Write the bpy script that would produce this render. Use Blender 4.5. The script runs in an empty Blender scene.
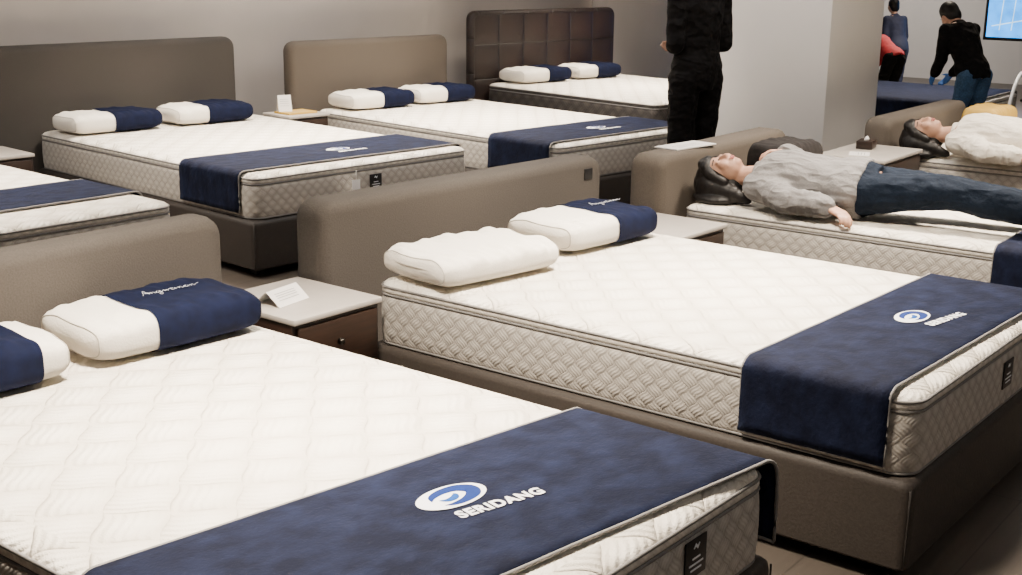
import bpy, bmesh, math, random
from mathutils import Vector, Matrix
random.seed(7)
V=Vector
SC=bpy.context.scene
COL=bpy.context.collection
# ------------------------------------------------------------------ helpers
def link(o,parent=None):
    COL.objects.link(o)
    if parent: o.parent=parent
    return o
def thing(name,loc=(0,0,0),yaw=0,label=None,category=None,group=None):
    o=bpy.data.objects.new(name,None); o.empty_display_size=.1
    o.location=loc; o.rotation_euler=(0,0,math.radians(yaw)); link(o)
    if label:o['label']=label
    if category:o['category']=category
    if group:o['group']=group
    return o
def mesh(name,verts,faces,mat,parent=None,smooth=True,uvs=None,auto=None):
    me=bpy.data.meshes.new(name); me.from_pydata([tuple(v) for v in verts],[],faces)
    if uvs:
        uv=me.uv_layers.new(name='UVMap')
        i=0
        for fu in uvs:
            for c in fu:
                uv.data[i].uv=c; i+=1
    me.validate(); me.update()
    bm=bmesh.new(); bm.from_mesh(me); bmesh.ops.recalc_face_normals(bm,faces=bm.faces); bm.to_mesh(me); bm.free()
    for p in me.polygons: p.use_smooth=smooth
    me.materials.append(mat)
    o=bpy.data.objects.new(name,me); link(o,parent)
    if auto and smooth: me.set_sharp_from_angle(angle=math.radians(auto))
    return o
def bake(o):
    dg=bpy.context.evaluated_depsgraph_get(); dg.update()
    me=bpy.data.meshes.new_from_object(o.evaluated_get(dg))
    o.modifiers.clear(); o.data=me
    return o
def outline(w,l,r,n=5):
    r=max(min(r,w/2-.001,l/2-.001),.0005); pts=[]
    for cx,cy,a0 in ((w/2-r,l/2-r,0),(-w/2+r,l/2-r,90),(-w/2+r,-l/2+r,180),(w/2-r,-l/2+r,270)):
        for i in range(n+1):
            a=math.radians(a0+90*i/n); pts.append((cx+r*math.cos(a),cy+r*math.sin(a)))
    return pts
def loft(w,l,r,rings,mapper=lambda x,y,z:(x,y,z),caps=(True,True),n=5):
    verts=[];faces=[];uvs=[]
    base=outline(w,l,r,n); per=[0]
    for i in range(len(base)):
        a=base[i];b=base[(i+1)%len(base)]; per.append(per[-1]+math.hypot(a[0]-b[0],a[1]-b[1]))
    N=len(base); flat=[]
    for inset,z in rings:
        for p in outline(w-2*inset,l-2*inset,max(r-inset,.002),n):
            verts.append(mapper(p[0],p[1],z)); flat.append(p)
    h=0;hs=[0]
    for k in range(1,len(rings)):
        h+=math.hypot(rings[k][0]-rings[k-1][0],rings[k][1]-rings[k-1][1]); hs.append(h)
    for k in range(len(rings)-1):
        for i in range(N):
            j=(i+1)%N
            faces.append((k*N+i,k*N+j,(k+1)*N+j,(k+1)*N+i))
            uvs.append([(per[i],hs[k]),(per[i+1],hs[k]),(per[i+1],hs[k+1]),(per[i],hs[k+1])])
    if caps[0]:
        faces.append(tuple(reversed(range(N)))); uvs.append([flat[i] for i in reversed(range(N))])
    if caps[1]:
        b=(len(rings)-1)*N; faces.append(tuple(range(b,b+N))); uvs.append([flat[b+i] for i in range(N)])
    return verts,faces,uvs
def tube_loop(pts,rad,closed=True,m=6,up=V((0,0,1))):
    verts=[];faces=[];N=len(pts);pts=[V(p) for p in pts]
    for i in range(N):
        if closed: t=(pts[(i+1)%N]-pts[i-1])
        else: t=pts[min(i+1,N-1)]-pts[max(i-1,0)]
        t.normalize(); s=t.cross(up)
        if s.length<1e-3: s=t.cross(V((1,0,0)))
        s.normalize(); u=s.cross(t)
        for k in range(m):
            a=2*math.pi*k/m; verts.append(pts[i]+rad*(math.cos(a)*s+math.sin(a)*u))
    for i in range(N if closed else N-1):
        j=(i+1)%N
        for k in range(m):
            l=(k+1)%m; faces.append((i*m+k,i*m+l,j*m+l,j*m+k))
    if not closed:
        faces.append(tuple(range(m))); faces.append(tuple(reversed(range((N-1)*m,N*m))))
    return verts,faces
def box(name,x0,x1,y0,y1,z0,z1,mat,parent=None,bev=.0,kind=None):
    cx,cy=(x0+x1)/2,(y0+y1)/2
    b=min(bev,(x1-x0)/2.2,(y1-y0)/2.2,(z1-z0)/2.2)
    if b>0:
        rings=[(b,z0),(b*.3,z0+b*.3),(0,z0+b),(0,z1-b),(b*.3,z1-b*.3),(b,z1)]
        v,f,u=loft(x1-x0,y1-y0,b*1.2,rings,lambda x,y,z:(x+cx,y+cy,z),n=3)
        o=mesh(name,v,f,mat,parent,True,u,40)
    else:
        v=[(x,y,z) for z in(z0,z1) for x,y in((x0,y0),(x1,y0),(x1,y1),(x0,y1))]
        o=mesh(name,v,[(0,3,2,1),(4,5,6,7),(0,1,5,4),(1,2,6,5),(2,3,7,6),(3,0,4,7)],mat,parent,False)
    if kind:o['kind']=kind
    return o
# ------------------------------------------------------------------ materials
def newmat(name):
    m=bpy.data.materials.new(name); m.use_nodes=True
    return m,m.node_tree,m.node_tree.nodes['Principled BSDF']
def noise(nt,scale,detail=3,coord='Object',rough=.5,stretch=None,rot=0):
    tc=nt.nodes.new('ShaderNodeTexCoord'); n=nt.nodes.new('ShaderNodeTexNoise')
    n.inputs['Scale'].default_value=scale;n.inputs['Detail'].default_value=detail;n.inputs['Roughness'].default_value=rough
    if stretch:
        mp=nt.nodes.new('ShaderNodeMapping');mp.inputs['Scale'].default_value=stretch;mp.inputs['Rotation'].default_value=(0,0,rot)
        nt.links.new(tc.outputs[coord],mp.inputs[0]);nt.links.new(mp.outputs[0],n.inputs['Vector'])
    else: nt.links.new(tc.outputs[coord],n.inputs['Vector'])
    return n.outputs['Fac']
def ramp(nt,fac,c0,c1,p0=.3,p1=.7):
    r=nt.nodes.new('ShaderNodeValToRGB'); e=r.color_ramp.elements
    e[0].position=p0;e[0].color=(*c0,1);e[1].position=p1;e[1].color=(*c1,1)
    nt.links.new(fac,r.inputs['Fac']); return r.outputs['Color']
def bump(nt,bsdf,h,strength=.3,dist=.01):
    b=nt.nodes.new('ShaderNodeBump'); b.inputs['Strength'].default_value=strength;b.inputs['Distance'].default_value=dist
    nt.links.new(h,b.inputs['Height']); nt.links.new(b.outputs['Normal'],bsdf.inputs['Normal'])
def MM(nt,op,a,b=None,c=None):
    n=nt.nodes.new('ShaderNodeMath'); n.operation=op
    for i,x in enumerate((a,b,c)):
        if x is None: continue
        if isinstance(x,(int,float)): n.inputs[i].default_value=x
        else: nt.links.new(x,n.inputs[i])
    return n.outputs[0]
def plain(name,col,rough=.6,var=.12,scale=30,bmp=.15,sheen=0,metal=0,dist=.004,spec=.5,fold=0):
    m,nt,b=newmat(name)
    f=noise(nt,scale)
    c0=tuple(max(0,x*(1-var)) for x in col);c1=tuple(min(1,x*(1+var)) for x in col)
    nt.links.new(ramp(nt,f,c0,c1),b.inputs['Base Color'])
    b.inputs['Roughness'].default_value=rough;b.inputs['Metallic'].default_value=metal;b.inputs['Specular IOR Level'].default_value=spec
    if sheen: b.inputs['Sheen Weight'].default_value=sheen
    if fold:
        f2=noise(nt,9,2,stretch=(1,.35,1),rot=.5)
        h=MM(nt,'ADD',MM(nt,'MULTIPLY',MM(nt,'ABSOLUTE',MM(nt,'SUBTRACT',f2,.5)),-6.*fold),MM(nt,'MULTIPLY',f,.25))
        bump(nt,b,h,.7,.02)
    elif bmp: bump(nt,b,f,bmp,dist)
    return m
def quilt(name,col,dark,d=.11,k=5,bs=.8,fine=.22,dist=.008,grid=False,stripe=.10,pw=.4,hi=.75,wavy=0,rough=.75):
    m,nt,b=newmat(name)
    uv=nt.nodes.new('ShaderNodeUVMap');sp=nt.nodes.new('ShaderNodeSeparateXYZ');nt.links.new(uv.outputs[0],sp.inputs[0])
    u,v=sp.outputs[0],sp.outputs[1]
    if grid: a=MM(nt,'DIVIDE',u,d); c=MM(nt,'DIVIDE',v,d)
    else: a=MM(nt,'DIVIDE',MM(nt,'ADD',u,v),d); c=MM(nt,'DIVIDE',MM(nt,'SUBTRACT',u,v),d)
    if wavy:
        w1=MM(nt,'MULTIPLY',MM(nt,'SINE',MM(nt,'MULTIPLY',c,2*math.pi)),wavy);w2=MM(nt,'MULTIPLY',MM(nt,'SINE',MM(nt,'MULTIPLY',a,2*math.pi)),wavy)
        a=MM(nt,'ADD',a,w1);c=MM(nt,'ADD',c,w2)
    pa=MM(nt,'PINGPONG',a,.5);pc=MM(nt,'PINGPONG',c,.5)
    mn=MM(nt,'MULTIPLY',MM(nt,'MULTIPLY',pa,pc),4.) if not grid else MM(nt,'MULTIPLY',MM(nt,'MINIMUM',pa,pc),2.)
    puff=MM(nt,'POWER',mn,.25 if grid else pw)
    par=MM(nt,'PINGPONG',MM(nt,'ADD',MM(nt,'FLOOR',a),MM(nt,'FLOOR',c)),1)
    sa=MM(nt,'SINE',MM(nt,'MULTIPLY',a,2*math.pi*k)); sc=MM(nt,'SINE',MM(nt,'MULTIPLY',c,2*math.pi*k))
    st=MM(nt,'ADD',MM(nt,'MULTIPLY',sa,par),MM(nt,'MULTIPLY',sc,MM(nt,'SUBTRACT',1,par)))
    fn=noise(nt,220,2)
    h=MM(nt,'ADD',MM(nt,'ADD',puff,MM(nt,'MULTIPLY',st,fine)),MM(nt,'MULTIPLY',fn,.15))
    nt.links.new(ramp(nt,MM(nt,'ADD',MM(nt,'MULTIPLY',puff,.75),MM(nt,'MULTIPLY',st,stripe)),dark,col,.1,hi),b.inputs['Base Color'])
    b.inputs['Roughness'].default_value=rough; b.inputs['Sheen Weight'].default_value=.05 if rough>.6 else 0
    bump(nt,b,h,bs,dist); return m
def velvet(name):
    m,nt,b=newmat(name)
    f=noise(nt,11,5,rough=.62,stretch=(1.0,1.3,1.0),rot=.6)
    nt.links.new(ramp(nt,f,(.0020,.0036,.0135),(.0068,.0108,.032),.40,.70),b.inputs['Base Color'])
    b.inputs['Roughness'].default_value=.85;b.inputs['Sheen Weight'].default_value=.06;b.inputs['Sheen Roughness'].default_value=.4
    b.inputs['Sheen Tint'].default_value=(.25,.35,.7,1);b.inputs['Specular IOR Level'].default_value=.15
    bump(nt,b,f,.6,.016); return m
def emis(name,col,st):
    m,nt,b=newmat(name); b.inputs['Base Color'].default_value=(0,0,0,1)
    b.inputs['Emission Color'].default_value=(*col,1);b.inputs['Emission Strength'].default_value=st
    f=noise(nt,6); nt.links.new(ramp(nt,f,tuple(x*.6 for x in col),col),b.inputs['Emission Color']); return m
QTOP=quilt('quilted_cream_knit',(.88,.83,.74),(.75,.69,.59),.20,6,.85,.06,.028,stripe=.025,pw=.55,hi=.56,wavy=.03)  # darker second colour paints shade into the quilt grooves to show relief
QSIDE=quilt('quilted_taupe_border',(.49,.458,.412),(.34,.312,.277),.062,4,.65,.14,.005,stripe=.09,pw=.40,wavy=.035)
QEURO=quilt('euro_top_border_knit',(.70,.655,.58),(.54,.50,.44),.05,3,.5,.15,.003)
QDARK=quilt('dark_quilted_border',(.045,.038,.034),(.015,.013,.012),.12,4,.6,.2,.006)
PIPE=plain('grey_piping',(.19,.182,.175),.6,.1,90,.1)
NAVY=velvet('navy_velvet')
NAVYP=plain('navy_plush',(.0033,.0055,.020),.9,.3,22,.2,0,spec=.12)
TAUPE=plain('taupe_fabric',(.081,.072,.064),.85,.12,160,.35,spec=.25)
TAUPE2=plain('grey_brown_fabric',(.053,.048,.043),.8,.12,160,.35,spec=.3)
TAUPE3=plain('light_taupe_fabric',(.110,.093,.077),.85,.12,160,.35,spec=.25)
BASEM=plain('brown_upholstery',(.041,.034,.029),.6,.12,120,.25,spec=.35)
BASED=plain('dark_brown_base',(.022,.017,.014),.6,.08,60,.12)
DARKM=quilt('tufted_dark_leather',(.020,.011,.009),(.004,.002,.002),.31,1,.9,.0,.020,True,hi=.72,rough=.42)
SEAM=plain('dark_seam_thread',(.02,.017,.015),.8,.1)
WHITEP=plain('white_pillow_knit',(.87,.82,.73),.8,.03,140,.35,.05)
PSEAM=plain('pillow_seam_thread',(.55,.51,.45),.8,.05,140,.1)
def wood():
    m,nt,b=newmat('dark_walnut_wood')
    tc=nt.nodes.new('ShaderNodeTexCoord');mp=nt.nodes.new('ShaderNodeMapping');mp.inputs['Scale'].default_value=(3,3,40)
    n=nt.nodes.new('ShaderNodeTexNoise');n.inputs['Scale'].default_value=2.2;n.inputs['Detail'].default_value=5
    nt.links.new(tc.outputs['Object'],mp.inputs[0]);nt.links.new(mp.outputs[0],n.inputs['Vector'])
    nt.links.new(ramp(nt,n.outputs['Fac'],(.010,.005,.003),(.026,.012,.007)),b.inputs['Base Color']);b.inputs['Roughness'].default_value=.4
    return m
WALNUT=wood()
TOPM=plain('pale_stone_top',(.42,.385,.35),.35,.05,12,.0)
BLACK=plain('black_label',(.006,.006,.007),.5,.2)
METAL=plain('dark_metal',(.05,.045,.04),.35,.1,50,0,0,1)
PAPER=plain('white_paper',(.80,.78,.76),.6,.03,8,0)
INK=plain('white_ink',(.80,.82,.85),.7,.03,60,0)
FINK=plain('faint_white_thread',(.42,.44,.48),.8,.05,60,0)
EBLUE=plain('emblem_blue',(.0012,.018,.13),.7,.1,60,0,spec=.2)
ECYAN=plain('emblem_light_blue',(.003,.06,.27),.7,.1,60,0,spec=.2)
YELL=plain('yellow_cover',(.52,.33,.06),.7,.06,10,0)
GRAYINK=plain('grey_ink',(.35,.35,.36),.6,.05,20,0)
SKIN=plain('skin',(.50,.28,.19),.5,.06,40,.08)
LIP=plain('lip',(.38,.11,.09),.45,.05,40,0)
HAIR=plain('black_hair',(.006,.005,.005),.5,.4,60,.3,spec=.3)
GREYS=plain('grey_sweatshirt',(.18,.175,.175),.9,.07,90,.2,.05,0,.003,fold=1.)
CREAM=plain('cream_sweater',(.70,.65,.57),.9,.04,70,.15,.05,0,.003,fold=.7)
JEAN=plain('blue_denim',(.0045,.0095,.020),.85,.15,70,.3,spec=.15,fold=.6)
JEANL=plain('light_denim',(.03,.08,.17),.8,.3,70,.4)
BLK=plain('black_cloth',(.0060,.0054,.0056),.9,.3,30,.3,spec=.12,fold=1.)
DCUSH=plain('charcoal_cushion_fabric',(.018,.016,.016),.9,.2,60,.3,spec=.2)
RED=plain('red_cloth',(.35,.008,.015),.8,.2,30,.3)
NAVC=plain('navy_cloth',(.012,.018,.05),.8,.2,30,.3)
WHITEM=plain('white_metal',(.6,.62,.65),.35,.03,10,0)
GLOVE=plain('blue_glove',(.03,.15,.5),.5,.1,30,0)
WALL=plain('wall_paint',(.54,.50,.465),.85,.03,3,.05)
WALL2=plain('wall_paint_pale',(.62,.59,.56),.85,.02,3,.05)
PILM=plain('pillar_paint',(.74,.72,.70),.8,.02,3,.04)
CEIL=plain('ceiling_paint',(.40,.38,.36),.9,.02,3,0)
def floormat():
    m,nt,b=newmat('grey_brown_plank_floor')
    tc=nt.nodes.new('ShaderNodeTexCoord');br=nt.nodes.new('ShaderNodeTexBrick')
    br.inputs['Scale'].default_value=1;br.inputs['Brick Width'].default_value=1.4;br.inputs['Row Height'].default_value=.2;br.inputs['Mortar Size'].default_value=.003
    br.inputs['Color1'].default_value=(.075,.063,.052,1);br.inputs['Color2'].default_value=(.09,.075,.062,1);br.inputs['Mortar'].default_value=(.05,.042,.035,1)
    nt.links.new(tc.outputs['Object'],br.inputs['Vector'])
    mp=nt.nodes.new('ShaderNodeMapping');mp.inputs['Scale'].default_value=(2,25,1);n=nt.nodes.new('ShaderNodeTexNoise');n.inputs['Scale'].default_value=1.5;n.inputs['Detail'].default_value=5
    nt.links.new(tc.outputs['Object'],mp.inputs[0]);nt.links.new(mp.outputs[0],n.inputs['Vector'])
    mx=nt.nodes.new('ShaderNodeMix');mx.data_type='RGBA';mx.blend_type='MULTIPLY';mx.inputs['Factor'].default_value=.5
    nt.links.new(br.outputs['Color'],mx.inputs['A']);nt.links.new(ramp(nt,n.outputs['Fac'],(.6,.6,.6),(1,1,1)),mx.inputs['B'])
    nt.links.new(mx.outputs['Result'],b.inputs['Base Color']);b.inputs['Roughness'].default_value=.42
    return m
FLOOR=floormat()
# ------------------------------------------------------------------ text
def text(name,body,size,mat,parent,loc,rot=(0,0,0),shear=0,ext=.0008,bold=0,sx=1,space=1.):
    c=bpy.data.curves.new(name,'FONT');c.body=body;c.size=size;c.extrude=ext;c.align_x='CENTER';c.align_y='CENTER';c.shear=shear;c.offset=bold;c.space_character=space
    t=bpy.data.objects.new(name+'_curve',c);COL.objects.link(t)
    dg=bpy.context.evaluated_depsgraph_get();dg.update()
    me=bpy.data.meshes.new_from_object(t.evaluated_get(dg));bpy.data.objects.remove(t)
    me.materials.clear();me.materials.append(mat)
    o=bpy.data.objects.new(name,me);link(o,parent);o.location=loc;o.rotation_euler=rot;o.scale=(sx,1,1);return o
def flatshape(name,outer,mat,parent,loc,rot=(0,0,0),th=.001):
    n=len(outer);v=[(x,y,0) for x,y in outer]+[(x,y,th) for x,y in outer]
    f=[tuple(reversed(range(n))),tuple(range(n,2*n))]+[(i,(i+1)%n,n+(i+1)%n,n+i) for i in range(n)]
    o=mesh(name,v,f,mat,parent,False);o.location=loc;o.rotation_euler=rot;return o
def ribbon(name,pts,mat,parent,loc,th=.0004):
    """smooth variable-width stroke built as quads"""
    P=[V(p) for p in pts];S=[]
    for i in range(len(P)-1):
        p0=P[max(i-1,0)];p1=P[i];p2=P[i+1];p3=P[min(i+2,len(P)-1)]
        for s in range(5):
            t=s/5; S.append(.5*((2*p1)+(p2-p0)*t+(2*p0-5*p1+4*p2-p3)*t*t+(3*p1-p0-3*p2+p3)*t**3))
    S.append(P[-1]);v=[];f=[]
    for i,q in enumerate(S):
        a=S[max(i-1,0)];b=S[min(i+1,len(S)-1)];d=V((b.x-a.x,b.y-a.y,0));d.normalize();w=max(q.z,.0003)
        for sg in(-1,1): v.append((q.x-sg*d.y*w,q.y+sg*d.x*w,th))
    for i in range(len(S)-1): f.append((2*i,2*i+1,2*i+3,2*i+2))
    o=mesh(name,v,f,mat,parent,False);o.location=loc
    return o
def ellipse(a,b,n=40,cx=0,cy=0,a0=0,a1=360):
    return [(cx+a*math.cos(math.radians(a0+(a1-a0)*i/n)),cy+b*math.sin(math.radians(a0+(a1-a0)*i/n))) for i in range(n+(a1-a0!=360))]
def swoosh(pts):
    L=[];R=[]
    for i,(x,y,w) in enumerate(pts):
        a=pts[max(i-1,0)];b=pts[min(i+1,len(pts)-1)]
        t=V((b[0]-a[0],b[1]-a[1]));t.normalize();L.append((x-t.y*w,y+t.x*w));R.append((x+t.y*w,y-t.x*w))
    return L+R[::-1]
def emblem(parent,loc,yaw,s=1.):
    e=bpy.data.objects.new('emblem',None);link(e,parent);e.location=loc;e.rotation_euler=(0,0,math.radians(yaw));e.scale=(s,s,1)
    flatshape('emblem_oval',ellipse(.108,.062),INK,e,(0,0,0),(0,0,0),.0004)
    ribbon('emblem_swoosh',[(-.062,.004,.001),(-.046,.024,.010),(-.008,.036,.014),(.038,.032,.018),(.066,.008,.023),(.058,-.020,.020),(.022,-.038,.014),(-.018,-.042,.009),(-.050,-.034,.001)],EBLUE,e,(0,0,.0006))
    ribbon('emblem_wave',[(-.044,-.002,.001),(-.026,-.014,.008),(.000,-.012,.011),(.014,.002,.007),(.012,.010,.001)],ECYAN,e,(0,0,.0008))
def cursive(parent,loc,w,h,rot):
    pts=[(0,-.05),(.03,.25),(.075,.95),(.10,.5),(.125,0),(.12,.35),(.06,.38),(.13,.2)]
    k=[('n',.16),('g',.28),('w',.40),('a',.54),('n',.66),('e',.78),('r',.88)]
    for c,x in k:
        if c=='g': pts+=[(x,.35),(x-.03,.15),(x+.01,.0),(x+.05,.35),(x+.045,-.45),(x+.0,-.55),(x+.0,-.3),(x+.08,.1)]
        elif c in'ae': pts+=[(x+.04,.35),(x-.01,.3),(x-.01,.03),(x+.05,.05),(x+.06,.33),(x+.065,.02)]
        elif c=='w': pts+=[(x,.35),(x+.01,.0),(x+.05,.33),(x+.06,.0),(x+.10,.36)]
        else: pts+=[(x,.33),(x+.01,.0),(x+.03,.33),(x+.055,.3),(x+.06,.0),(x+.085,.08)]
    pts+=[(.99,.25),(1.06,.4)]
    out=[];P=[V((a,b,0)) for a,b in pts]
    for i in range(len(P)-1):
        p0=P[max(i-1,0)];p1=P[i];p2=P[i+1];p3=P[min(i+2,len(P)-1)]
        for s in range(4):
            t=s/4; q=.5*((2*p1)+(p2-p0)*t+(2*p0-5*p1+4*p2-p3)*t*t+(3*p1-p0-3*p2+p3)*t**3)
            out.append(((q.x-.5)*w+.3*q.y*h*.4,q.y*h,0))
    out.append(((P[-1].x-.5)*w,P[-1].y*h,0))
    v,f=tube_loop(out,.0010,False,5)
    o=mesh('script_lettering',v,f,FINK,parent);o.location=loc;o.rotation_euler=rot
# ------------------------------------------------------------------ furniture
ZB=.325
def bed(x,y,yaw,w,L,hb,zb=ZB,label='',basemat=BASEM,hmat=TAUPE):
    r=math.radians(yaw); O=V((x,y,0)); ex=V((math.cos(r),math.sin(r),0)); ey=V((-math.sin(r),math.cos(r),0))
    c=O+ex*w/2+ey*L/2
    b=thing('bed',c,yaw,label,'bed','showroom bed frames')
    g=.02
    v,f,u=loft(w+2*g,L+2*g-.01,.035,[(.02,.045),(0,.06),(0,zb-.03),(.004,zb-.012),(.02,zb)],n=4)
    mesh('base',v,f,basemat,b,True,u,50)
    for sx in(-1,1):
        for sy in(-1,1):
            cx,cy=sx*(w/2-.08),sy*(L/2-.1)
            v,f,u=loft(.07,.07,.012,[(.008,0),(0,.05)],lambda X,Y,Z,cx=cx,cy=cy:(X+cx,Y+cy,Z),n=2)
            mesh('leg',v,f,METAL,b,True,u,40)
    for sx in(-1,1):
        p=[(sx*(w/2+g-.006),-L/2-g+.011,z) for z in(.06,.12,.2,zb-.02)]
        v,f=tube_loop(p,.003,False);mesh('seam',v,f,SEAM,b)
    xl,xr,h,th=hb[:4]; gap=hb[4] if len(hb)>4 else 0; rot=math.radians(hb[5]) if len(hb)>5 else 0
    yy=L/2+.033+gap
    W=xr-xl;cx=-W/2; R=min(.045,th*.42)
    rings=[(R,0),(R*.5,R*.13),(R*.13,R*.5),(0,R),(0,th-R),(R*.13,th-R*.5),(R*.5,th-R*.13),(R,th)]
    hz=h-.03
    v,f,u=loft(W,hz,.08,rings,lambda X,Y,Z:(X+cx,Z,Y+hz/2+.03),n=6)
    o=mesh('headboard',v,f,hmat,b,True,u,50)
    o.location=(xr-w/2,yy,0);o.rotation_euler=(0,0,rot)
    if gap>.05:
        box('headboard_bracket',-w/2+.1,w/2-.1,L/2,yy+.06,.10,.16,METAL,b,.004)
    return b,o
MH=.250
def mattress(x,y,yaw,w,L,z0=ZB,label='',side=QSIDE,tagx=None,tagz=.118):
    r=math.radians(yaw); ex=V((math.cos(r),math.sin(r),0)); ey=V((-math.sin(r),math.cos(r),0))
    c=V((x,y,z0+.001))+ex*w/2+ey*L/2
    m=thing('mattress',c,yaw,label,'mattress','showroom mattresses')
    CR=.075
    v,f,u=loft(w,L,CR,[(.02,0),(.006,.005),(0,.016),(-.003,.05),(-.004,.10),(-.003,.15),(.0,.182),(.008,.194)],n=8)
    mesh('mattress_border',v,f,side,m,True,u,60)
    v,f,u=loft(w,L,CR,[(.012,.194),(.003,.199),(.0,.207),(.001,.216),(.004,.222)],caps=(True,False),n=8)
    mesh('euro_top_border',v,f,QEURO if side is not QDARK else QDARK,m,True,u,60)
    v,f,u=loft(w,L,CR,[(.004,.222),(.008,.231),(.020,.240),(.042,.246),(.07,.248)],caps=(False,True),n=8)
    mesh('quilted_top',v,f,QTOP,m,True,u,70)
    for z,ins in((.008,.004),(.194,.003),(.223,.002)):
        v,f=tube_loop([(p[0],p[1],z) for p in outline(w-2*ins,L-2*ins,CR-ins,8)],.005)
        mesh('piping',v,f,PIPE,m)
    if tagx is not None:
        t=bpy.data.objects.new('label_patch',None);link(t,m)
        t.location=(tagx-w/2,-L/2-.0065,tagz)
        box('patch',-.045,.045,-.002,.002,-.046,.046,BLACK,t,.001)
        for i,(ww,zz) in enumerate(((.034,.0),(.060,-.014),(.046,-.027))):
            box('patch_print',-ww/2,ww/2,-.0032,-.002,zz-.002,zz+.002,INK,t)
        flatshape('patch_mark',swoosh([(-.012,.0,.001),(-.004,.008,.004),(.004,.0,.004),(.012,.009,.001)]),INK,t,(0,-.002,.024),(math.radians(90),0,0),.0012)
    return m
def runner(x,y,yaw,w,ya,yb,skew=0,z0=ZB,label='',drop=.225,em=True,ts=1.,logo=(.0,.0),flare=0,trot=0):
    r=math.radians(yaw); ex=V((math.cos(r),math.sin(r),0))
    c=V((x,y,z0+.001))+ex*w/2
    t=thing('bed_runner',c,yaw,label,'bed runner','navy bed runners')
    hw=w/2+.014; top=MH+.006; R=.04; pr=[]
    nz=6
    for i in range(nz): pr.append((-hw,top-drop+(drop-R)*i/nz))
    for i in range(6):
        a=math.radians(180-90*i/5); pr.append((-hw+R+R*math.cos(a),top-R+R*math.sin(a)))
    n=14
    for i in range(1,n): pr.append((-hw+R+(2*hw-2*R)*i/n,top))
    pr+=[(-p[0],p[1]) for p in reversed(pr[:nz+6])]
    rows=14; verts=[];faces=[]
    k=math.tan(math.radians(skew))
    for j in range(rows+1):
        yy=ya+(yb-ya)*j/rows
        for i,(px,pz) in enumerate(pr):
            hang=max(0,(top-R-pz))/drop
            off=.006*hang*math.sin(yy*22+i)
            sgn=-1 if px<0 else 1
            rip=.0016*math.sin(px*9+yy*15)*math.sin(yy*31+1)
            fl=flare*min(1,max(0,(top-pz)/.08)) if px>0 else 0
            verts.append((px+sgn*(abs(off))+fl,yy+k*px,pz+(abs(rip) if pz>=top-.001 else 0)))
    P=len(pr)
    for j in range(rows):
        for i in range(P-1): faces.append((j*P+i,j*P+i+1,(j+1)*P+i+1,(j+1)*P+i))
    o=mesh('runner_cloth',verts,faces,NAVY,t)
    md=o.modifiers.new('s','SOLIDIFY');md.thickness=.005;md.offset=1; bake(o)
    for j in(0,rows):
        v,f=tube_loop([V(verts[j*P+i])+V((0,0,.002)) for i in range(P)],.0048,False);mesh('runner_piping',v,f,PIPE,t)
    for i in(0,P-1):
        v,f=tube_loop([verts[j*P+i] for j in range(rows+1)],.0045,False);mesh('runner_piping',v,f,PIPE,t)
    if em:
        lx,ly=logo
        emblem(t,(lx-.02*ts,ly+.078*ts,top+.0074),skew,ts*.86)
        text('lettering','SERIDANG',.047*ts,INK,t,(lx+.024*ts,ly-.028*ts,top+.0082),(0,0,math.radians(skew+trot)),0,.0001,.0020,.94,1.14)
    return t
def pillow(cx,cy,cz,yaw,l=.60,d=.36,h=.12,sleeve=(-.1,.3),script=None,label='',fab=None,wk=1.):
    t=thing('pillow',(cx,cy,cz+.005),yaw,label,'pillow','showroom pillows')
    ph=random.random()*6
    def sg(v,e): return math.copysign(abs(v)**e,v)
    def P(s,a,off):
        q=max(0,1-abs(s)**12)**(1/2.2)
        yy=sg(math.cos(a),.42)*(d/2)*(.62+.38*q)
        zz=sg(math.sin(a),.60)*(h/2)*(.16+.84*q)*(1-.06*abs(s)**2)
        zz*=1-.10*math.exp(-(yy/(.24*d))**2)*(1 if zz>0 else 0)
        wr=(.0026*math.sin(s*7+yy*26+ph)+.0022*math.sin(s*17-yy*38+ph*2)+.0016*math.sin(s*37+yy*47+ph*3)
            -.004*math.exp(-((abs(s)-.80-.4*yy)/.03)**2))*q*wk*(1 if zz>0 else 0)
        X=s*(l/2)+.004*math.sin(yy*30+ph)*abs(s)
        return (X,yy+off*math.cos(a),h/2+zz+wr+off*math.sin(a))
    def surf(xa,xb,off,nx=60,nr=56):
        vs=[];fs=[]
        for i in range(nx+1):
            s=xa+(xb-xa)*i/nx
            for j in range(nr): vs.append(P(s,2*math.pi*j/nr,off))
        for i in range(nx):
            for j in range(nr):
                k=(j+1)%nr; fs.append((i*nr+j,i*nr+k,(i+1)*nr+k,(i+1)*nr+j))
        return vs,fs,nr,nx
    vs,fs,nr,nx=surf(-1,1,0)
    fs.append(tuple(range(nr)));fs.append(tuple(reversed(range(nx*nr,(nx+1)*nr))))
    mesh('pillow_body',vs,fs,fab or WHITEP,t)
    if sleeve:
        vs,fs,nr,nx=surf(sleeve[0],sleeve[1],.004,36)
        if sleeve[1]>=1: fs.append(tuple(reversed(range(nx*nr,(nx+1)*nr))))
        mesh('pillow_sleeve',vs,fs,NAVYP,t)
    if not fab:
        ss=[-.955] + ([.955] if not (sleeve and sleeve[1]>=.95) else [])
        for s in ss:
            v,f=tube_loop([P(s,2*math.pi*j/56,.0008) for j in range(56)],.0022,True,5,V((1,0,0)))
            mesh('seam',v,f,PSEAM,t)
    if script:
        cursive(t,((sleeve[0]+.60)*l/2,.06*d,h*.975+.006),.20,.036,(math.radians(4),0,0))
    return t
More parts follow.
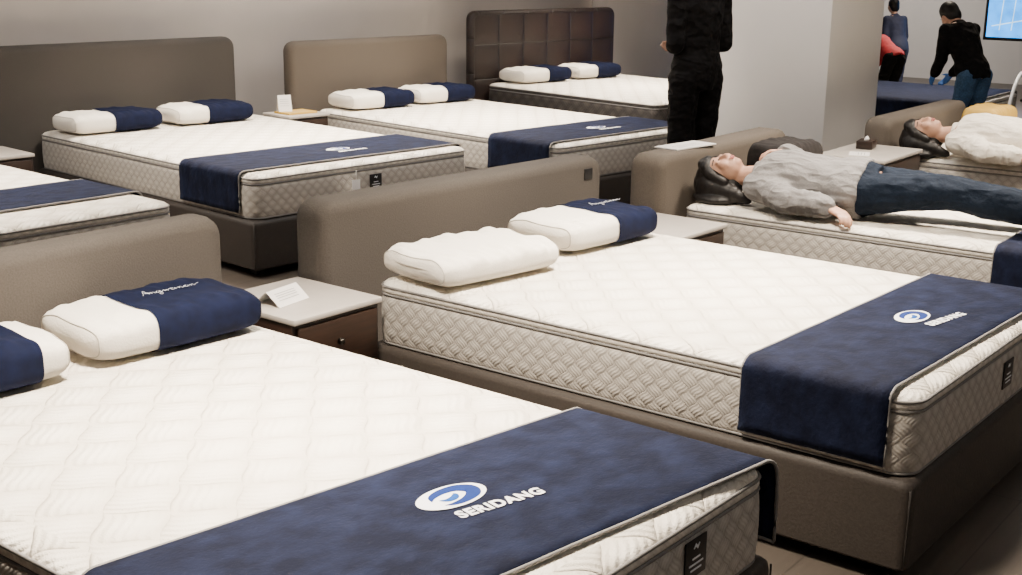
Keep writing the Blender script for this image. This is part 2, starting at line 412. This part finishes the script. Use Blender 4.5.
def nightstand(x,y,yaw,w,d,h,label,top=TOPM,group='bedside nightstands'):
    t=thing('nightstand',(x,y,0),yaw,label,'nightstand',group)
    box('body',.0,w,.012,d,.1,h-.022,WALNUT,t,.004)
    box('nightstand_top',-.006,w+.006,-.008,d+.004,h-.022,h,top,t,.005)
    for i in range(2):
        zz=.11+(h-.14)*i/2; hh=(h-.14)/2-.008
        dr=box('drawer',.02,w-.02,-.004,.012,zz,zz+hh,WALNUT,t,.003)
        cx,cz=w*.5,zz+hh*.55
        v,f,u=loft(.024,.024,.0115,[(0,0),(.0,.014),(.004,.02)],lambda X,Y,Z:(X+cx,-.004-Z,Y+cz),n=4)
        mesh('knob',v,f,METAL,dr)
    for sx in(.03,w-.03):
        for sy in(.04,d-.04):
            v,f,u=loft(.032,.032,.012,[(.008,0),(0,.1)],lambda X,Y,Z:(X+sx,Y+sy,Z),n=3); mesh('leg',v,f,WALNUT,t,True,u,40)
    return t
def tentcard(x,y,z,yaw,w=.12,h=.12,label='white folded information card standing on the nightstand',lines=True,spread=.35):
    t=thing('folded_card',(x,y,z+.001),yaw,label,'card','information cards')
    s=h*spread;th=.0016
    v=[];f=[]
    for a,b in(((-s,0),(0,h)),((s,0),(0,h))):
        n0=len(v)
        for px in(-w/2,w/2):
            for (yy,zz) in(a,b):
                v.append((px,yy,zz));v.append((px,yy+th,zz))
        f+=[(n0,n0+2,n0+6,n0+4),(n0+1,n0+5,n0+7,n0+3),(n0,n0+1,n0+3,n0+2),(n0+4,n0+6,n0+7,n0+5),(n0,n0+4,n0+5,n0+1),(n0+2,n0+3,n0+7,n0+6)]
    mesh('card_sheet',v,f,PAPER,t,False)
    if lines:
        a=math.atan2(h,s)
        for q in(.35,.5,.62,.74):
            yy=-s*(1-q);zz=h*q
            flatshape('card_print',[(-w*.35,-.0012),(w*.3,-.0012),(w*.3,.0012),(-w*.35,.0012)],GRAYINK,t,(0,yy-.0012,zz+.0004),(a,0,0),.0004)
    return t
def sheet(x,y,z,yaw,w,d,label,mat=PAPER,h=.004,name='brochure',cat='brochure'):
    t=thing(name,(x,y,z+.0008),yaw,label,cat)
    v,f,u=loft(w,d,.002,[(0,0),(0,h)],n=1); mesh('cover',v,f,mat,t,False,u)
    for q in(-.25,-.1,.05):
        flatshape('print_line',[(-w*.3,-.002),(w*.3,-.002),(w*.3,.002),(-w*.3,.002)],GRAYINK,t,(0,q*d,h),(0,0,0),.0004)
    return t
# ------------------------------------------------------------------ people
class Blob:
    def __init__(s): s.v=[];s.f=[]
    def grid(s,rows):
        b=len(s.v);m=len(rows[0])
        for r in rows: s.v+=[V(p) for p in r]
        for i in range(len(rows)-1):
            for j in range(m):
                k=(j+1)%m; s.f.append((b+i*m+j,b+i*m+k,b+(i+1)*m+k,b+(i+1)*m+j))
        s.f.append(tuple(reversed(range(b,b+m))));e=b+(len(rows)-1)*m;s.f.append(tuple(range(e,e+m)))
    def cap(s,p,r,q,t,m=14):
        p=V(p);q=V(q);d=q-p
        if d.length<1e-5:d=V((0,0,1e-4))
        u=d.normalized();a=u.orthogonal().normalized();b=u.cross(a);rows=[]
        def ring(c,rr): rows.append([c+rr*(math.cos(2*math.pi*k/m)*a+math.sin(2*math.pi*k/m)*b) for k in range(m)])
        for i in range(1,5):
            al=math.radians(90-90*i/4*.98); ring(p-u*r*math.sin(al),r*math.cos(al))
        for i in range(0,4):
            al=math.radians(90*i/4+2); ring(q+u*t*math.sin(al),t*math.cos(al))
        al=math.radians(88);ring(q+u*t*math.sin(al),t*math.cos(al))
        s.grid(rows)
    def ell(s,c,A,Bv,C,m=18,n=12):
        rows=[]
        for i in range(n+1):
            th=math.pi*(i+.02 if i==0 else (i-.02 if i==n else i))/n
            rows.append([V(c)+C*math.cos(th)+math.sin(th)*(A*math.cos(2*math.pi*k/m)+Bv*math.sin(2*math.pi*k/m)) for k in range(m)])
        s.grid(rows)
    def tor(s,rings,m=24):
        rows=[[V(c)+A*math.cos(2*math.pi*k/m)+Bv*math.sin(2*math.pi*k/m) for k in range(m)] for c,A,Bv in rings]
        s.grid(rows)
    def out(s,name,mat,parent,vox,smooth=3,disp=0,dscale=.1):
        org=parent.matrix_basis.translation
        me=bpy.data.meshes.new(name);me.from_pydata([tuple(v-org) for v in s.v],[],s.f);me.update()
        bm=bmesh.new();bm.from_mesh(me);bmesh.ops.recalc_face_normals(bm,faces=bm.faces);bm.to_mesh(me);bm.free()
        me.materials.append(mat)
        o=bpy.data.objects.new(name,me);link(o,parent)
        if vox:
            md=o.modifiers.new('r','REMESH');md.mode='VOXEL';md.voxel_size=vox;md.use_smooth_shade=True
            md=o.modifiers.new('s','SMOOTH');md.factor=.5;md.iterations=smooth
        if disp:
            tx=bpy.data.textures.new('w','CLOUDS');tx.noise_scale=dscale;tx.noise_depth=1
            md=o.modifiers.new('d','DISPLACE');md.texture=tx;md.strength=disp;md.mid_level=.5
        bake(o)
        for p in o.data.polygons:p.use_smooth=True
        if not o.data.materials:o.data.materials.append(mat)
        return o
def hand(B,w,d,n,s,curl=20,sc=1.):
    d=V(d).normalized();n=(V(n)-d*V(n).dot(d)).normalized();s=(V(s)-d*V(s).dot(d)-n*V(s).dot(n)).normalized()
    w=V(w)
    for off,L,rk in((.027,.068,.0088),(.009,.076,.009),(-.009,.070,.0087),(-.026,.055,.0078)):
        k=w+(d*(.082-abs(off-.009)*.25)+s*off)*sc
        B.cap(w+s*off*.6*sc,.014*sc,k,.0115*sc,10)
        p=k;ang=math.radians(curl*.6)
        for fr in(.46,.30,.24):
            dirv=(d*math.cos(ang)+n*math.sin(ang)); q=p+dirv*L*fr*sc
            B.cap(p,rk*sc,q,rk*.88*sc,8);p=q;ang+=math.radians(curl)
    p=w+(d*.02+s*.024)*sc;q=p+(d*.55+s*.6+n*.25).normalized()*.036*sc;B.cap(p,.013*sc,q,.0105*sc,8)
    e=q+(d*.8+s*.3+n*.3).normalized()*.03*sc;B.cap(q,.0105*sc,e,.0085*sc,8)
def person(label,org,P,spine,front,head,hup,hfw,armR,armL,legR,legL,topm,botm,vox=.007,shoe=None,hair='short',hands=(None,None),sc=1.,scloth=.022,hs=1.,armr=1.,floorz=None,legr=1.,hem=-.10,ankr=1.,glove=None):
    t=thing('person',org,0,label,'person')
    P=V(P);U=V(spine).normalized();F=V(front);F=(F-U*F.dot(U)).normalized();S=F.cross(U).normalized()
    skin=Blob();top=Blob();bot=Blob();hr=Blob()
    def tr(bl,g,lo,hi):
        prof=[(-.10,.12,.095),(-.04,.155,.108),(.04,.16,.108),(.14,.132,.095),(.24,.138,.10),(.34,.155,.108),(.42,.165,.098),(.475,.15,.08),(.505,.085,.062)]
        bl.tor([(P+U*z*sc,S*(a+g)*sc,F*(b+g)*sc) for z,a,b in prof if lo<=z<=hi])
    tr(skin,0,-1,1)
    N=P+U*.50*sc
    H=V(head);u=V(hup).normalized();f=V(hfw);f=(f-u*f.dot(u)).normalized();r=f.cross(u).normalized()
    k=sc*hs
    skin.cap(N-U*.02,.055*sc,H-u*.06*k-f*.02*k,.05*sc)
    skin.ell(H+(u*.025-f*.012)*k,r*.073*k,f*.090*k,u*.090*k)
    skin.ell(H+(-u*.033+f*.018)*k,r*.060*k,f*.067*k,u*.070*k)
    skin.ell(H+(-u*.075+f*.050)*k,r*.027*k,f*.026*k,u*.022*k)
    skin.cap(H+(u*.002+f*.082)*k,.008*k,H+(-u*.026+f*.094)*k,.0105*k)
    skin.ell(H+(-u*.030+f*.086)*k,r*.016*k,f*.010*k,u*.008*k)
    for sg in(-1,1):
        skin.ell(H+(r*sg*.032-u*.02+f*.060)*k,r*.026*k,f*.024*k,u*.028*k)
        skin.ell(H+(r*sg*.074-u*.012+f*.0)*k,r*.009*k,f*.017*k,u*.028*k)
        skin.ell(H+(r*sg*.030+u*.010+f*.071)*k,r*.016*k,f*.011*k,u*.009*k)
    skin.ell(H+(-u*.054+f*.076)*k,r*.022*k,f*.011*k,u*.011*k)
    lips=Blob();lips.ell(H+(-u*.050+f*.084)*k,r*.019*k,f*.0065*k,u*.005*k);lips.ell(H+(-u*.059+f*.083)*k,r*.016*k,f*.0065*k,u*.006*k)
    lips.out('lips',LIP,t,0)
    brow=Blob()
    for sg in(-1,1):
        brow.cap(H+(r*sg*.016+u*.032+f*.078)*k,.003*k,H+(r*sg*.048+u*.031+f*.066)*k,.002*k,8)
        brow.cap(H+(r*sg*.016+u*.006+f*.081)*k,.0018*k,H+(r*sg*.044+u*.005+f*.073)*k,.0018*k,8)
    brow.out('eyebrows_and_lashes',HAIR,t,0)
    hr.ell(H+(u*.038-f*.030)*k,r*.088*k,f*.096*k,u*.100*k)
    hr.ell(H+(-u*.02-f*.050)*k,r*.082*k,f*.060*k,u*.090*k)
    if hair=='long':
        for sg in(-1,1):
            hr.cap(H+(u*.088+f*.048)*k,.030*k,H+(r*sg*.066+u*.040+f*.030)*k,.024*k)
            hr.cap(H+(r*sg*.066+u*.040+f*.030)*k,.024*k,H+(r*sg*.078-u*.02-f*.005)*k,.022*k)
            hr.cap(H+(r*sg*.070+u*.05-f*.03)*k,.046*k,H+(r*sg*.085-u*.06-f*.065)*k,.040*k)
            hr.cap(H+(r*sg*.085-u*.06-f*.07)*k,.040*k,H+(r*sg*.10-u*.13-f*.09)*k,.022*k)
        hr.ell(H+(u*.070+f*.050)*k,r*.058*k,f*.034*k,u*.034*k)
        hr.ell(H+(u*.07-f*.05)*k,r*.098*k,f*.080*k,u*.078*k)
        if floorz is not None:
            c=H+u*.02*k;c.z=floorz+.025;hr.ell(c,V((.13,.03,0))*k,V((-.02,.12,0))*k,V((0,0,.04)))
            c=H+u*.04*k;c.z=(floorz+H.z)/2;hr.ell(c,V((.10,.0,0))*k,V((0,.09,0))*k,V((0,0,.10)))
    hr.out('hair',HAIR,t,max(vox,.006)*.9,6,.003,.03)
    tr(top,scloth,hem,.48)
    top.tor([(P+U*.46*sc,S*.12*sc,F*.09*sc),(P+U*.50*sc,S*.085*sc,F*.07*sc),(P+U*.525*sc,S*.066*sc,F*.062*sc)])
    tr(bot,max(.006,scloth-.012),-.10,.14)
    hb=Blob() if glove else skin
    for i,(arm,sg) in enumerate(((armR,1),(armL,-1))):
        sh=P+U*.435*sc+S*sg*.165*sc if arm[0] is None else V(arm[0]); el=V(arm[1]);wr=V(arm[2])
        skin.cap(sh,.048*sc,el,.038*sc);skin.cap(el,.038*sc,wr,.026*sc)
        top.cap(P+U*.42*sc+S*sg*.10*sc,.075*sc,sh,.068*sc*armr)
        top.cap(sh,.066*sc*armr,el,.058*sc*armr);top.cap(el,.060*sc*armr,wr+(el-wr).normalized()*.03,.048*sc*armr)
        top.cap(wr+(el-wr).normalized()*.05,.046*sc,wr+(el-wr).normalized()*.015,.036*sc)
        if armr>1.05:
            for q in(.10,.32,.52,.70):
                c=el.lerp(wr,q);d=(wr-el).normalized();a=d.orthogonal().normalized();b=d.cross(a);rr=.060-.012*q
                top.ell(c,a*(rr*armr+.005),b*(rr*armr+.005),d*.011+a*.004)
            for q in(.55,.75):
                c=sh.lerp(el,q);d=(el-sh).normalized();a=d.orthogonal().normalized();b=d.cross(a)
                top.ell(c,a*(.063*armr+.004),b*(.063*armr+.004),d*.012+b*.006)
        hd=hands[i]
        if hd: hand(hb,wr,*hd,sc=sc)
        else:
            d=(wr-el).normalized(); hand(hb,wr,d,-S*sg,F,20,sc)
    if glove: hb.out('gloves',glove,t,vox*.8,2)
    for leg,sg in((legR,1),(legL,-1)):
        hp=P+S*sg*.085*sc-U*.04*sc;kn=V(leg[0]);an=V(leg[1]);toe=V(leg[2])
        skin.cap(hp,.070*sc,kn,.050*sc);skin.cap(kn,.048*sc,an,.034*sc)
        skin.cap(an,.034*sc,toe,.026*sc)
        bot.cap(hp,.100*sc,kn,.070*sc*legr);bot.cap(kn,.068*sc*legr,an,.055*sc*legr*ankr)
        if shoe:
            sb=Blob();d=(toe-an);sb.cap(an-d*.12-V((0,0,.0)),.042*sc,toe,.036*sc);sb.out('shoe',shoe,t,0)
    skin.out('body',SKIN,t,vox,2)
    top.out('shirt',topm,t,max(vox,.008)*.8,3,.024 if scloth>.025 else .012,.10)
    bot.out('trousers',botm,t,max(vox,.008),4,.016,.07)
    return t
def standing(label,x,y,face,lean,topm,botm,arms='down',sc=1.,vox=.012,hair='short',shoe=BLK,z=0,armr=1.,scloth=.020,nod=0,glove=None):
    f=V((math.cos(math.radians(face)),math.sin(math.radians(face)),0));u=V((0,0,1));l=math.radians(lean)
    U=u*math.cos(l)+f*math.sin(l);F=f*math.cos(l)-u*math.sin(l);S=F.cross(U)
    P=V((x,y,.93*sc+z))-f*math.sin(l)*.12
    H=P+U*.655*sc+F*.01
    def arm(sg):
        sh=P+U*.435*sc+S*sg*.165*sc
        if arms=='reach': el=sh+f*.14*sc-u*.2*sc+S*sg*.03;wr=el+f*.17*sc-u*.13*sc
        elif arms=='side': el=sh-u*.27*sc+S*sg*.02*sc-f*.02;wr=el-u*.02*sc-S*sg*.15*sc+f*.16*sc
        elif arms=='low': el=sh-u*.26*sc-S*sg*.01*sc+f*.03;wr=el-u*.17*sc-S*sg*.05*sc+f*.14*sc
        else: el=sh-u*.27*sc+S*sg*.04*sc-f*.02;wr=el-u*.23*sc+f*.06*sc
        return [None,el,wr]
    def leg(sg):
        an=V((x,y,.085*sc+z))+S*sg*.10*sc;kn=(P+S*sg*.09)*.47+an*.53+f*.02;return [kn,an,an+f*.14*sc-u*.05*sc]
    hu=(U+u*.3) if not nod else (U*math.cos(nod)+F*math.sin(nod)); hf=(F-u*.1) if not nod else (F*math.cos(nod)-U*math.sin(nod))
    if nod: H=P+U*.62*sc+F*.06
    return person(label,(x,y,z),P,U,F,H,hu,hf,arm(1),arm(-1),leg(1),leg(-1),topm,botm,vox,shoe,hair,sc=sc,armr=armr,scloth=scloth,glove=glove)
# ================================================================== SCENE
def row_bed(x,y,yaw,w,L,hb,bl,ml,hmat,rn=None,z0=ZB,tagx=None,side=QSIDE,basemat=BASEM,flare=0,trot=0,tagz=.118):
    b,h=bed(x,y,yaw,w,L,hb,z0,bl,basemat,hmat)
    m=mattress(x,y,yaw,w,L,z0,ml,side,tagx=tagx,tagz=tagz)
    rr=None
    if rn: rr=runner(x,y,yaw,w,rn[0],rn[1],rn[2],z0,rn[3],em=rn[4],ts=rn[5],logo=rn[6],flare=flare,trot=trot)
    return b,m,rr,h
ZT=ZB+MH
A=row_bed(1.29,1.25,-1.5,1.39,2.15,(-.12,1.53,.87,.14),'taupe fabric bed frame with low rounded headboard','thick cream quilted mattress with grey piping and diamond-quilted border',TAUPE,
  (.095,.66,-8,'navy velvet bed runner with white and blue emblem on mattress foot',True,1.0,(.045,.36)),tagx=1.03,flare=.014,trot=-6,tagz=.140)
Bb=row_bed(3.36,1.10,-1,1.42,2.08,(-.02,1.72,.825,.18,.10,-4),'taupe fabric bed frame with padded rounded headboard','thick cream quilted mattress with taupe diamond-quilted border and black label',TAUPE,
  (.05,.51,-2,'navy velvet bed runner with emblem hanging over the mattress edge',True,.95,(.06,.235)),tagx=.80,trot=-8)
box('headboard_tag',-.15,-.09,-.005,.001,.725,.775,BLACK,Bb[3],.001)
C=row_bed(4.62,5.20,-6.5,1.64,2.42,(-.30,1.62,1.13,.12),'dark grey-brown bed frame with tall padded headboard against the wall','cream quilted mattress with diamond-quilted side and hanging white tag',TAUPE2,
  (.10,.68,-1,'navy velvet bed runner with small emblem and hanging sides',True,.9,(.1,.32)),tagx=.86,basemat=BASED)
D=row_bed(6.66,4.62,-8,1.46,2.56,(-.14,1.50,1.08,.12,.08),'taupe fabric bed frame with tall padded headboard','cream quilted mattress with grey diamond-quilted side',TAUPE3,
  (.06,.62,0,'navy velvet bed runner with small emblem on the mattress foot',True,.9,(.05,.28)),basemat=BASED)
E=row_bed(8.90,5.24,-10,1.72,2.02,(-.15,1.76,1.25,.10),'dark brown leather bed frame with tall square-tufted headboard','white topped mattress with dark quilted sides',DARKM,None,z0=.36,side=QDARK,basemat=BLK)
Fb=row_bed(5.62,1.05,0,1.5,2.08,(-.10,1.36,.78,.20,.03),'tan upholstered bed frame with curved low headboard','cream quilted mattress with diamond side that a person lies on',TAUPE3,
  (-.02,.52,0,'navy velvet bed runner hanging over the mattress corner',False,1,(0,0)),z0=.285)
G=row_bed(7.98,.80,0,1.5,2.12,(-.02,1.50,.76,.18),'tan upholstered bed frame behind a nightstand','cream quilted mattress with a person in cream lying on it',TAUPE3,None,z0=.285)
Hh=row_bed(2.28,5.06,-4,1.62,2.2,(-.1,1.62,1.1,.12),'dark upholstered bed frame partly hidden by another headboard','cream quilted mattress with navy runner and grey border',TAUPE2,
  (.30,.80,0,'navy velvet bed runner across a partly hidden mattress',False,1,(0,0)))
t=thing('hang_tag',(5.27,5.062,ZB-.01),-6.5,'white paper tag hanging on the mattress foot','tag')
box('tag_card',-.030,.030,-.003,0,0,.17,PAPER,t,.001); v,f=tube_loop([(0,-.002,.165),(0,-.004,.20),(.002,-.002,.225)],.0015,False);mesh('string',v,f,PAPER,t)
K=row_bed(11.4,3.55,0,1.5,2.0,(-.05,1.55,.9,.12),'dark bed frame in the neighbouring display area','mattress under a dark navy cover in the neighbouring display',TAUPE2,(.02,1.7,0,'large dark navy cover spread over the mattress',False,1,(0,0)),z0=.27)
pts=[(math.cos(math.radians(a))*.36,0,.25+math.sin(math.radians(a))*.5) for a in range(0,181,12)];pts=[(.36,0,0)]+pts+[(-.36,0,0)]
o=thing('metal_arch',(12.30,3.36,0),0,'white curved metal tube frame standing beside a bed','frame')
v,f=tube_loop(pts,.018,False,8,V((0,1,0)));mesh('tube',v,f,WHITEM,o)
v,f=tube_loop([(-.35,0,.3),(.35,0,.3)],.012,False,8);mesh('crossbar',v,f,WHITEM,o)
# pillows
Z=ZT
pillow(1.76,3.21,Z,-6,.53,.34,.13,(-.75,.62),None,'white contour pillow with navy sleeve against the headboard')
pillow(2.40,3.18,Z,-5,.60,.36,.13,(-.34,1),'y','white contour pillow with navy sleeve and white script')
pillow(3.70,2.95,Z,-10,.60,.40,.118,None,None,'plain white contour pillow beside a navy one',wk=1.7)
pillow(4.44,2.94,Z,-6,.60,.38,.13,(.0,1),'y','white contour pillow with navy sleeve beside a plain one')
pillow(5.22,7.28,Z,-6,.66,.36,.13,(-.15,1),None,'white pillow with navy sleeve by the dark headboard')
pillow(5.95,7.17,Z,-8,.62,.36,.13,(-.25,1),None,'white pillow with navy sleeve beside a matching pillow')
pillow(7.38,6.90,Z,-10,.62,.36,.13,(-.05,1),None,'white pillow with navy sleeve on the bed by the taupe headboard')
pillow(8.04,6.80,Z,-10,.60,.36,.13,(-.10,1),None,'white pillow with navy sleeve beside a matching pillow')
pillow(9.66,6.97,Z+.035,-10,.64,.36,.13,(-.0,1),None,'white pillow with navy sleeve by the tufted headboard')
pillow(10.36,6.85,Z+.035,-10,.60,.36,.13,(-.2,1),None,'white pillow with navy sleeve by the tufted headboard')
# nightstands
nightstand(2.93,3.12,-2,.42,.45,.525,'dark walnut nightstand with pale top and a card on it')
nightstand(5.02,2.82,-2,.46,.40,.50,'dark walnut nightstand with pale top and two drawers')
nightstand(7.28,2.72,0,.62,.42,.60,'dark walnut nightstand between two occupied beds')
nightstand(6.53,6.93,-8,.36,.33,.575,'walnut nightstand with pale top holding a yellow booklet')
nightstand(4.16,7.12,-6,.36,.42,.52,'brown nightstand beside a tall dark headboard')
tentcard(3.08,3.34,.525,8,.17,.050,'white folded leaflet lying half open on the nightstand',True,1.2)
sheet(6.72,7.06,.575,-8,.26,.19,'yellow booklet lying on the nightstand',YELL,.012)
tentcard(6.66,7.12,.588,-30,.10,.12,'small white folded card standing on the booklet')
sheet(7.42,2.93,.60,20,.16,.12,'small white leaflet lying on the nightstand')
bx=thing('tissue_box',(7.70,3.00,.601),10,'small dark brown box with white tissue on the nightstand','box')
box('box_body',-.07,.07,-.05,.05,0,.05,WALNUT,bx,.004)
v,f,u=loft(.06,.03,.014,[(0,.05),(.004,.062),(.012,.075)],n=4);mesh('tissue',v,f,PAPER,bx,True,u)
sheet(5.92,3.29,.78,-8,.34,.15,'open white catalogue lying on top of the headboard',PAPER,.006,'catalogue','catalogue')
ZF=.285+MH
pillow(6.42,2.95,ZF,-8,.40,.26,.26,None,None,'small dark cushion beside the lying person',DCUSH)
pillow(9.24,2.72,ZF,-5,.42,.26,.225,None,None,'plain yellow cushion beside the person in cream',YELL)
def lying(label,dx,dy,dz,topm,botm,lift,vox):
    o=V((dx,dy,dz)); zt=ZF-.004
    P=V((5.93,2.26,zt+.142))+o
    U=V((-.10,1,.03)).normalized();F=V((-.12,0,1))
    H=V((5.85,2.95,zt+.150))+o
    hup=V((-.20,1,-.10));hfw=V((-.42,.16,1))
    armR=[V((5.755,2.70,zt+.12))+o,V((5.675,2.51,zt+.088))+o,V((5.695,2.30,zt+.074))+o]
    if lift: armL=[V((6.08,2.70,zt+.14))+o,V((6.23,2.56,zt+.14))+o,V((6.08,2.74,zt+.25))+o]; hl=(V((-.75,.6,.0)),V((-.5,-.1,-.9)),V((-.6,-.4,.3)),35)
    else: armL=[V((6.08,2.70,zt+.13))+o,V((6.16,2.44,zt+.14))+o,V((6.02,2.26,zt+.29))+o]; hl=(V((-1,-.25,-.1)),V((0,0,-1)),V((0,1,0)),15)
    hrr=(V((-.44,-1,-.22)),V((0,-.1,-1)),V((1,0,0)),28)
    legR=[V((5.90,1.84,zt+.178))+o,V((5.92,1.44,zt+.135))+o,V((5.92,1.35,zt+.23))+o]
    legL=[V((6.10,1.85,zt+.140))+o,V((6.13,1.45,zt+.105))+o,V((6.15,1.36,zt+.20))+o]
    return person(label,V((5.95,2.2,zt))+o,P,U,F,H,hup,hfw,armR,armL,legR,legL,topm,botm,vox,WHITEP,'long',hands=(hrr,hl),hs=1.08,scloth=.036,armr=1.16,floorz=zt,legr=1.20,hem=-.05,ankr=1.15)
lying('person in grey sweatshirt and blue jeans lying on back',-.03,.06,0,GREYS,JEAN,True,.0055)
lying('person in cream sweater lying on back on mattress',2.22,-.18,0,CREAM,JEAN,False,.007)
standing('person in black shirt and black trousers standing',7.42,4.07,70,0,BLK,BLK,'side',1.10,.009,armr=.95,scloth=.010)
standing('person in black top, jeans and blue gloves bending over a bed',10.98,3.45,60,32,BLK,JEANL,'low',.90,.012,nod=.35,glove=GLOVE)
standing('person in red jacket bending over a bed',14.0,5.30,60,64,RED,BLK,'low',.76,.014)
standing('person in navy coat standing beside a bed',15.6,5.80,60,18,NAVC,NAVC,'down',.76,.014)
# ------------------------------------------------------------------ room
def wallseg(name,x0,y0,x1,y1,th,h,mat):
    d=V((x1-x0,y1-y0,0));L=d.length;yaw=math.atan2(d.y,d.x)
    o=box(name,0,L,0,th,0,h,mat,None,0,'structure');o.location=(x0,y0,0);o.rotation_euler=(0,0,yaw);return o
CH=3.0
box('floor',-4,20,-5,11,-.1,0,FLOOR,None,0,'structure')
box('ceiling',-4,20,-5,11,CH,CH+.1,CEIL,None,0,'structure')
wallseg('wall_back',-4,8.85,11.3,7.45,.15,CH,WALL)
wallseg('wall_back_panel',11.3,7.25,16.2,6.85,.25,CH,WALL2)
wallseg('baseboard_back',-4,8.835,11.3,7.435,.015,.1,WALL2)
wallseg('wall_right',19.5,-5,19.5,10.9,.15,CH,WALL2)
wallseg('wall_left',-4,-5,-4,11,.15,CH,WALL)
wallseg('wall_front',-4,-5,20,-5,.15,CH,WALL)
wallseg('wall_back_far',16.2,10.6,20,10.6,.15,CH,WALL2)
wallseg('wall_return',16.2,7.0,16.2,10.6,.15,CH,WALL2)
pl=box('pillar',8.47,9.42,3.62,4.48,0,CH,PILM,None,.004);pl['kind']='structure'
s=thing('display_screen',(17.2,4.25,0),90,'large blue lit display screen in dark frame','screen')
box('screen_frame',-1.0,1.0,-.03,.03,.74,1.85,BLACK,s,.01)
box('screen_panel',-.96,.96,.03,.034,.78,1.81,emis('screen_blue',(.015,.30,.90),4),s)
sm=emis('screen_white',(.5,.8,1),3)
for q in(.35,.5,.65,.8):
    v,f=tube_loop([(q,.036,.87),(q-.05,.036,1.7)],.006,False);mesh('screen_line',v,f,sm,s)
v,f=tube_loop([(.9,.036,.92),(.2,.036,1.07)],.008,False);mesh('screen_line',v,f,sm,s)
box('stand_post',-.06,.06,-.06,-.03,.03,1.2,METAL,s,.005);box('stand_base',-.4,.4,-.25,.2,0,.03,METAL,s,.005)
# ------------------------------------------------------------------ lights
def area(x,y,e,size=.6,z=2.95,col=(1,.86,.70),spread=85):
    l=bpy.data.lights.new('ceiling_or_fill_light','AREA');l.energy=e;l.size=size;l.color=col;l.shape='DISK';l.spread=math.radians(spread)
    o=bpy.data.objects.new('ceiling_or_fill_light',l);o.location=(x,y,z);COL.objects.link(o);return o
for x,y,e in((2.1,2.3,128),(4.2,2.1,126),(6.4,2.0,98),(8.7,1.7,76),(3.1,6.0,74),(5.5,6.0,112),(7.5,5.7,104),(10.0,5.9,94),(12.2,4.2,70),(15,4.5,100)):
    area(x,y,e)
for x,y,e in((1.0,-1.5,22),(5.5,-1.5,22),(4.5,4.0,30),(7.0,3.7,52),(10,1,24),(17,7,120),(2.5,7.0,62),(7.0,6.6,50)):  # wide fill lamps, added to brighten walls, pillar and the far corner
    area(x,y,e,1.8,2.95,(1,.94,.88),180)
w=bpy.data.worlds.new('w');SC.world=w;w.use_nodes=True;w.node_tree.nodes['Background'].inputs[0].default_value=(.9,.85,.8,1);w.node_tree.nodes['Background'].inputs[1].default_value=.3
# ------------------------------------------------------------------ camera
cd=bpy.data.cameras.new('camera');cam=bpy.data.objects.new('camera',cd);COL.objects.link(cam)
cd.lens=1279/1022*36;cd.sensor_width=36
M=Matrix.Rotation(math.radians(36.79-90),4,'Z')@Matrix.Rotation(math.radians(90-14.64),4,'X')@Matrix.Rotation(math.radians(.7),4,'Z')
cam.matrix_world=Matrix.Translation((0,0,1.752))@M;cd.clip_end=100
SC.camera=cam
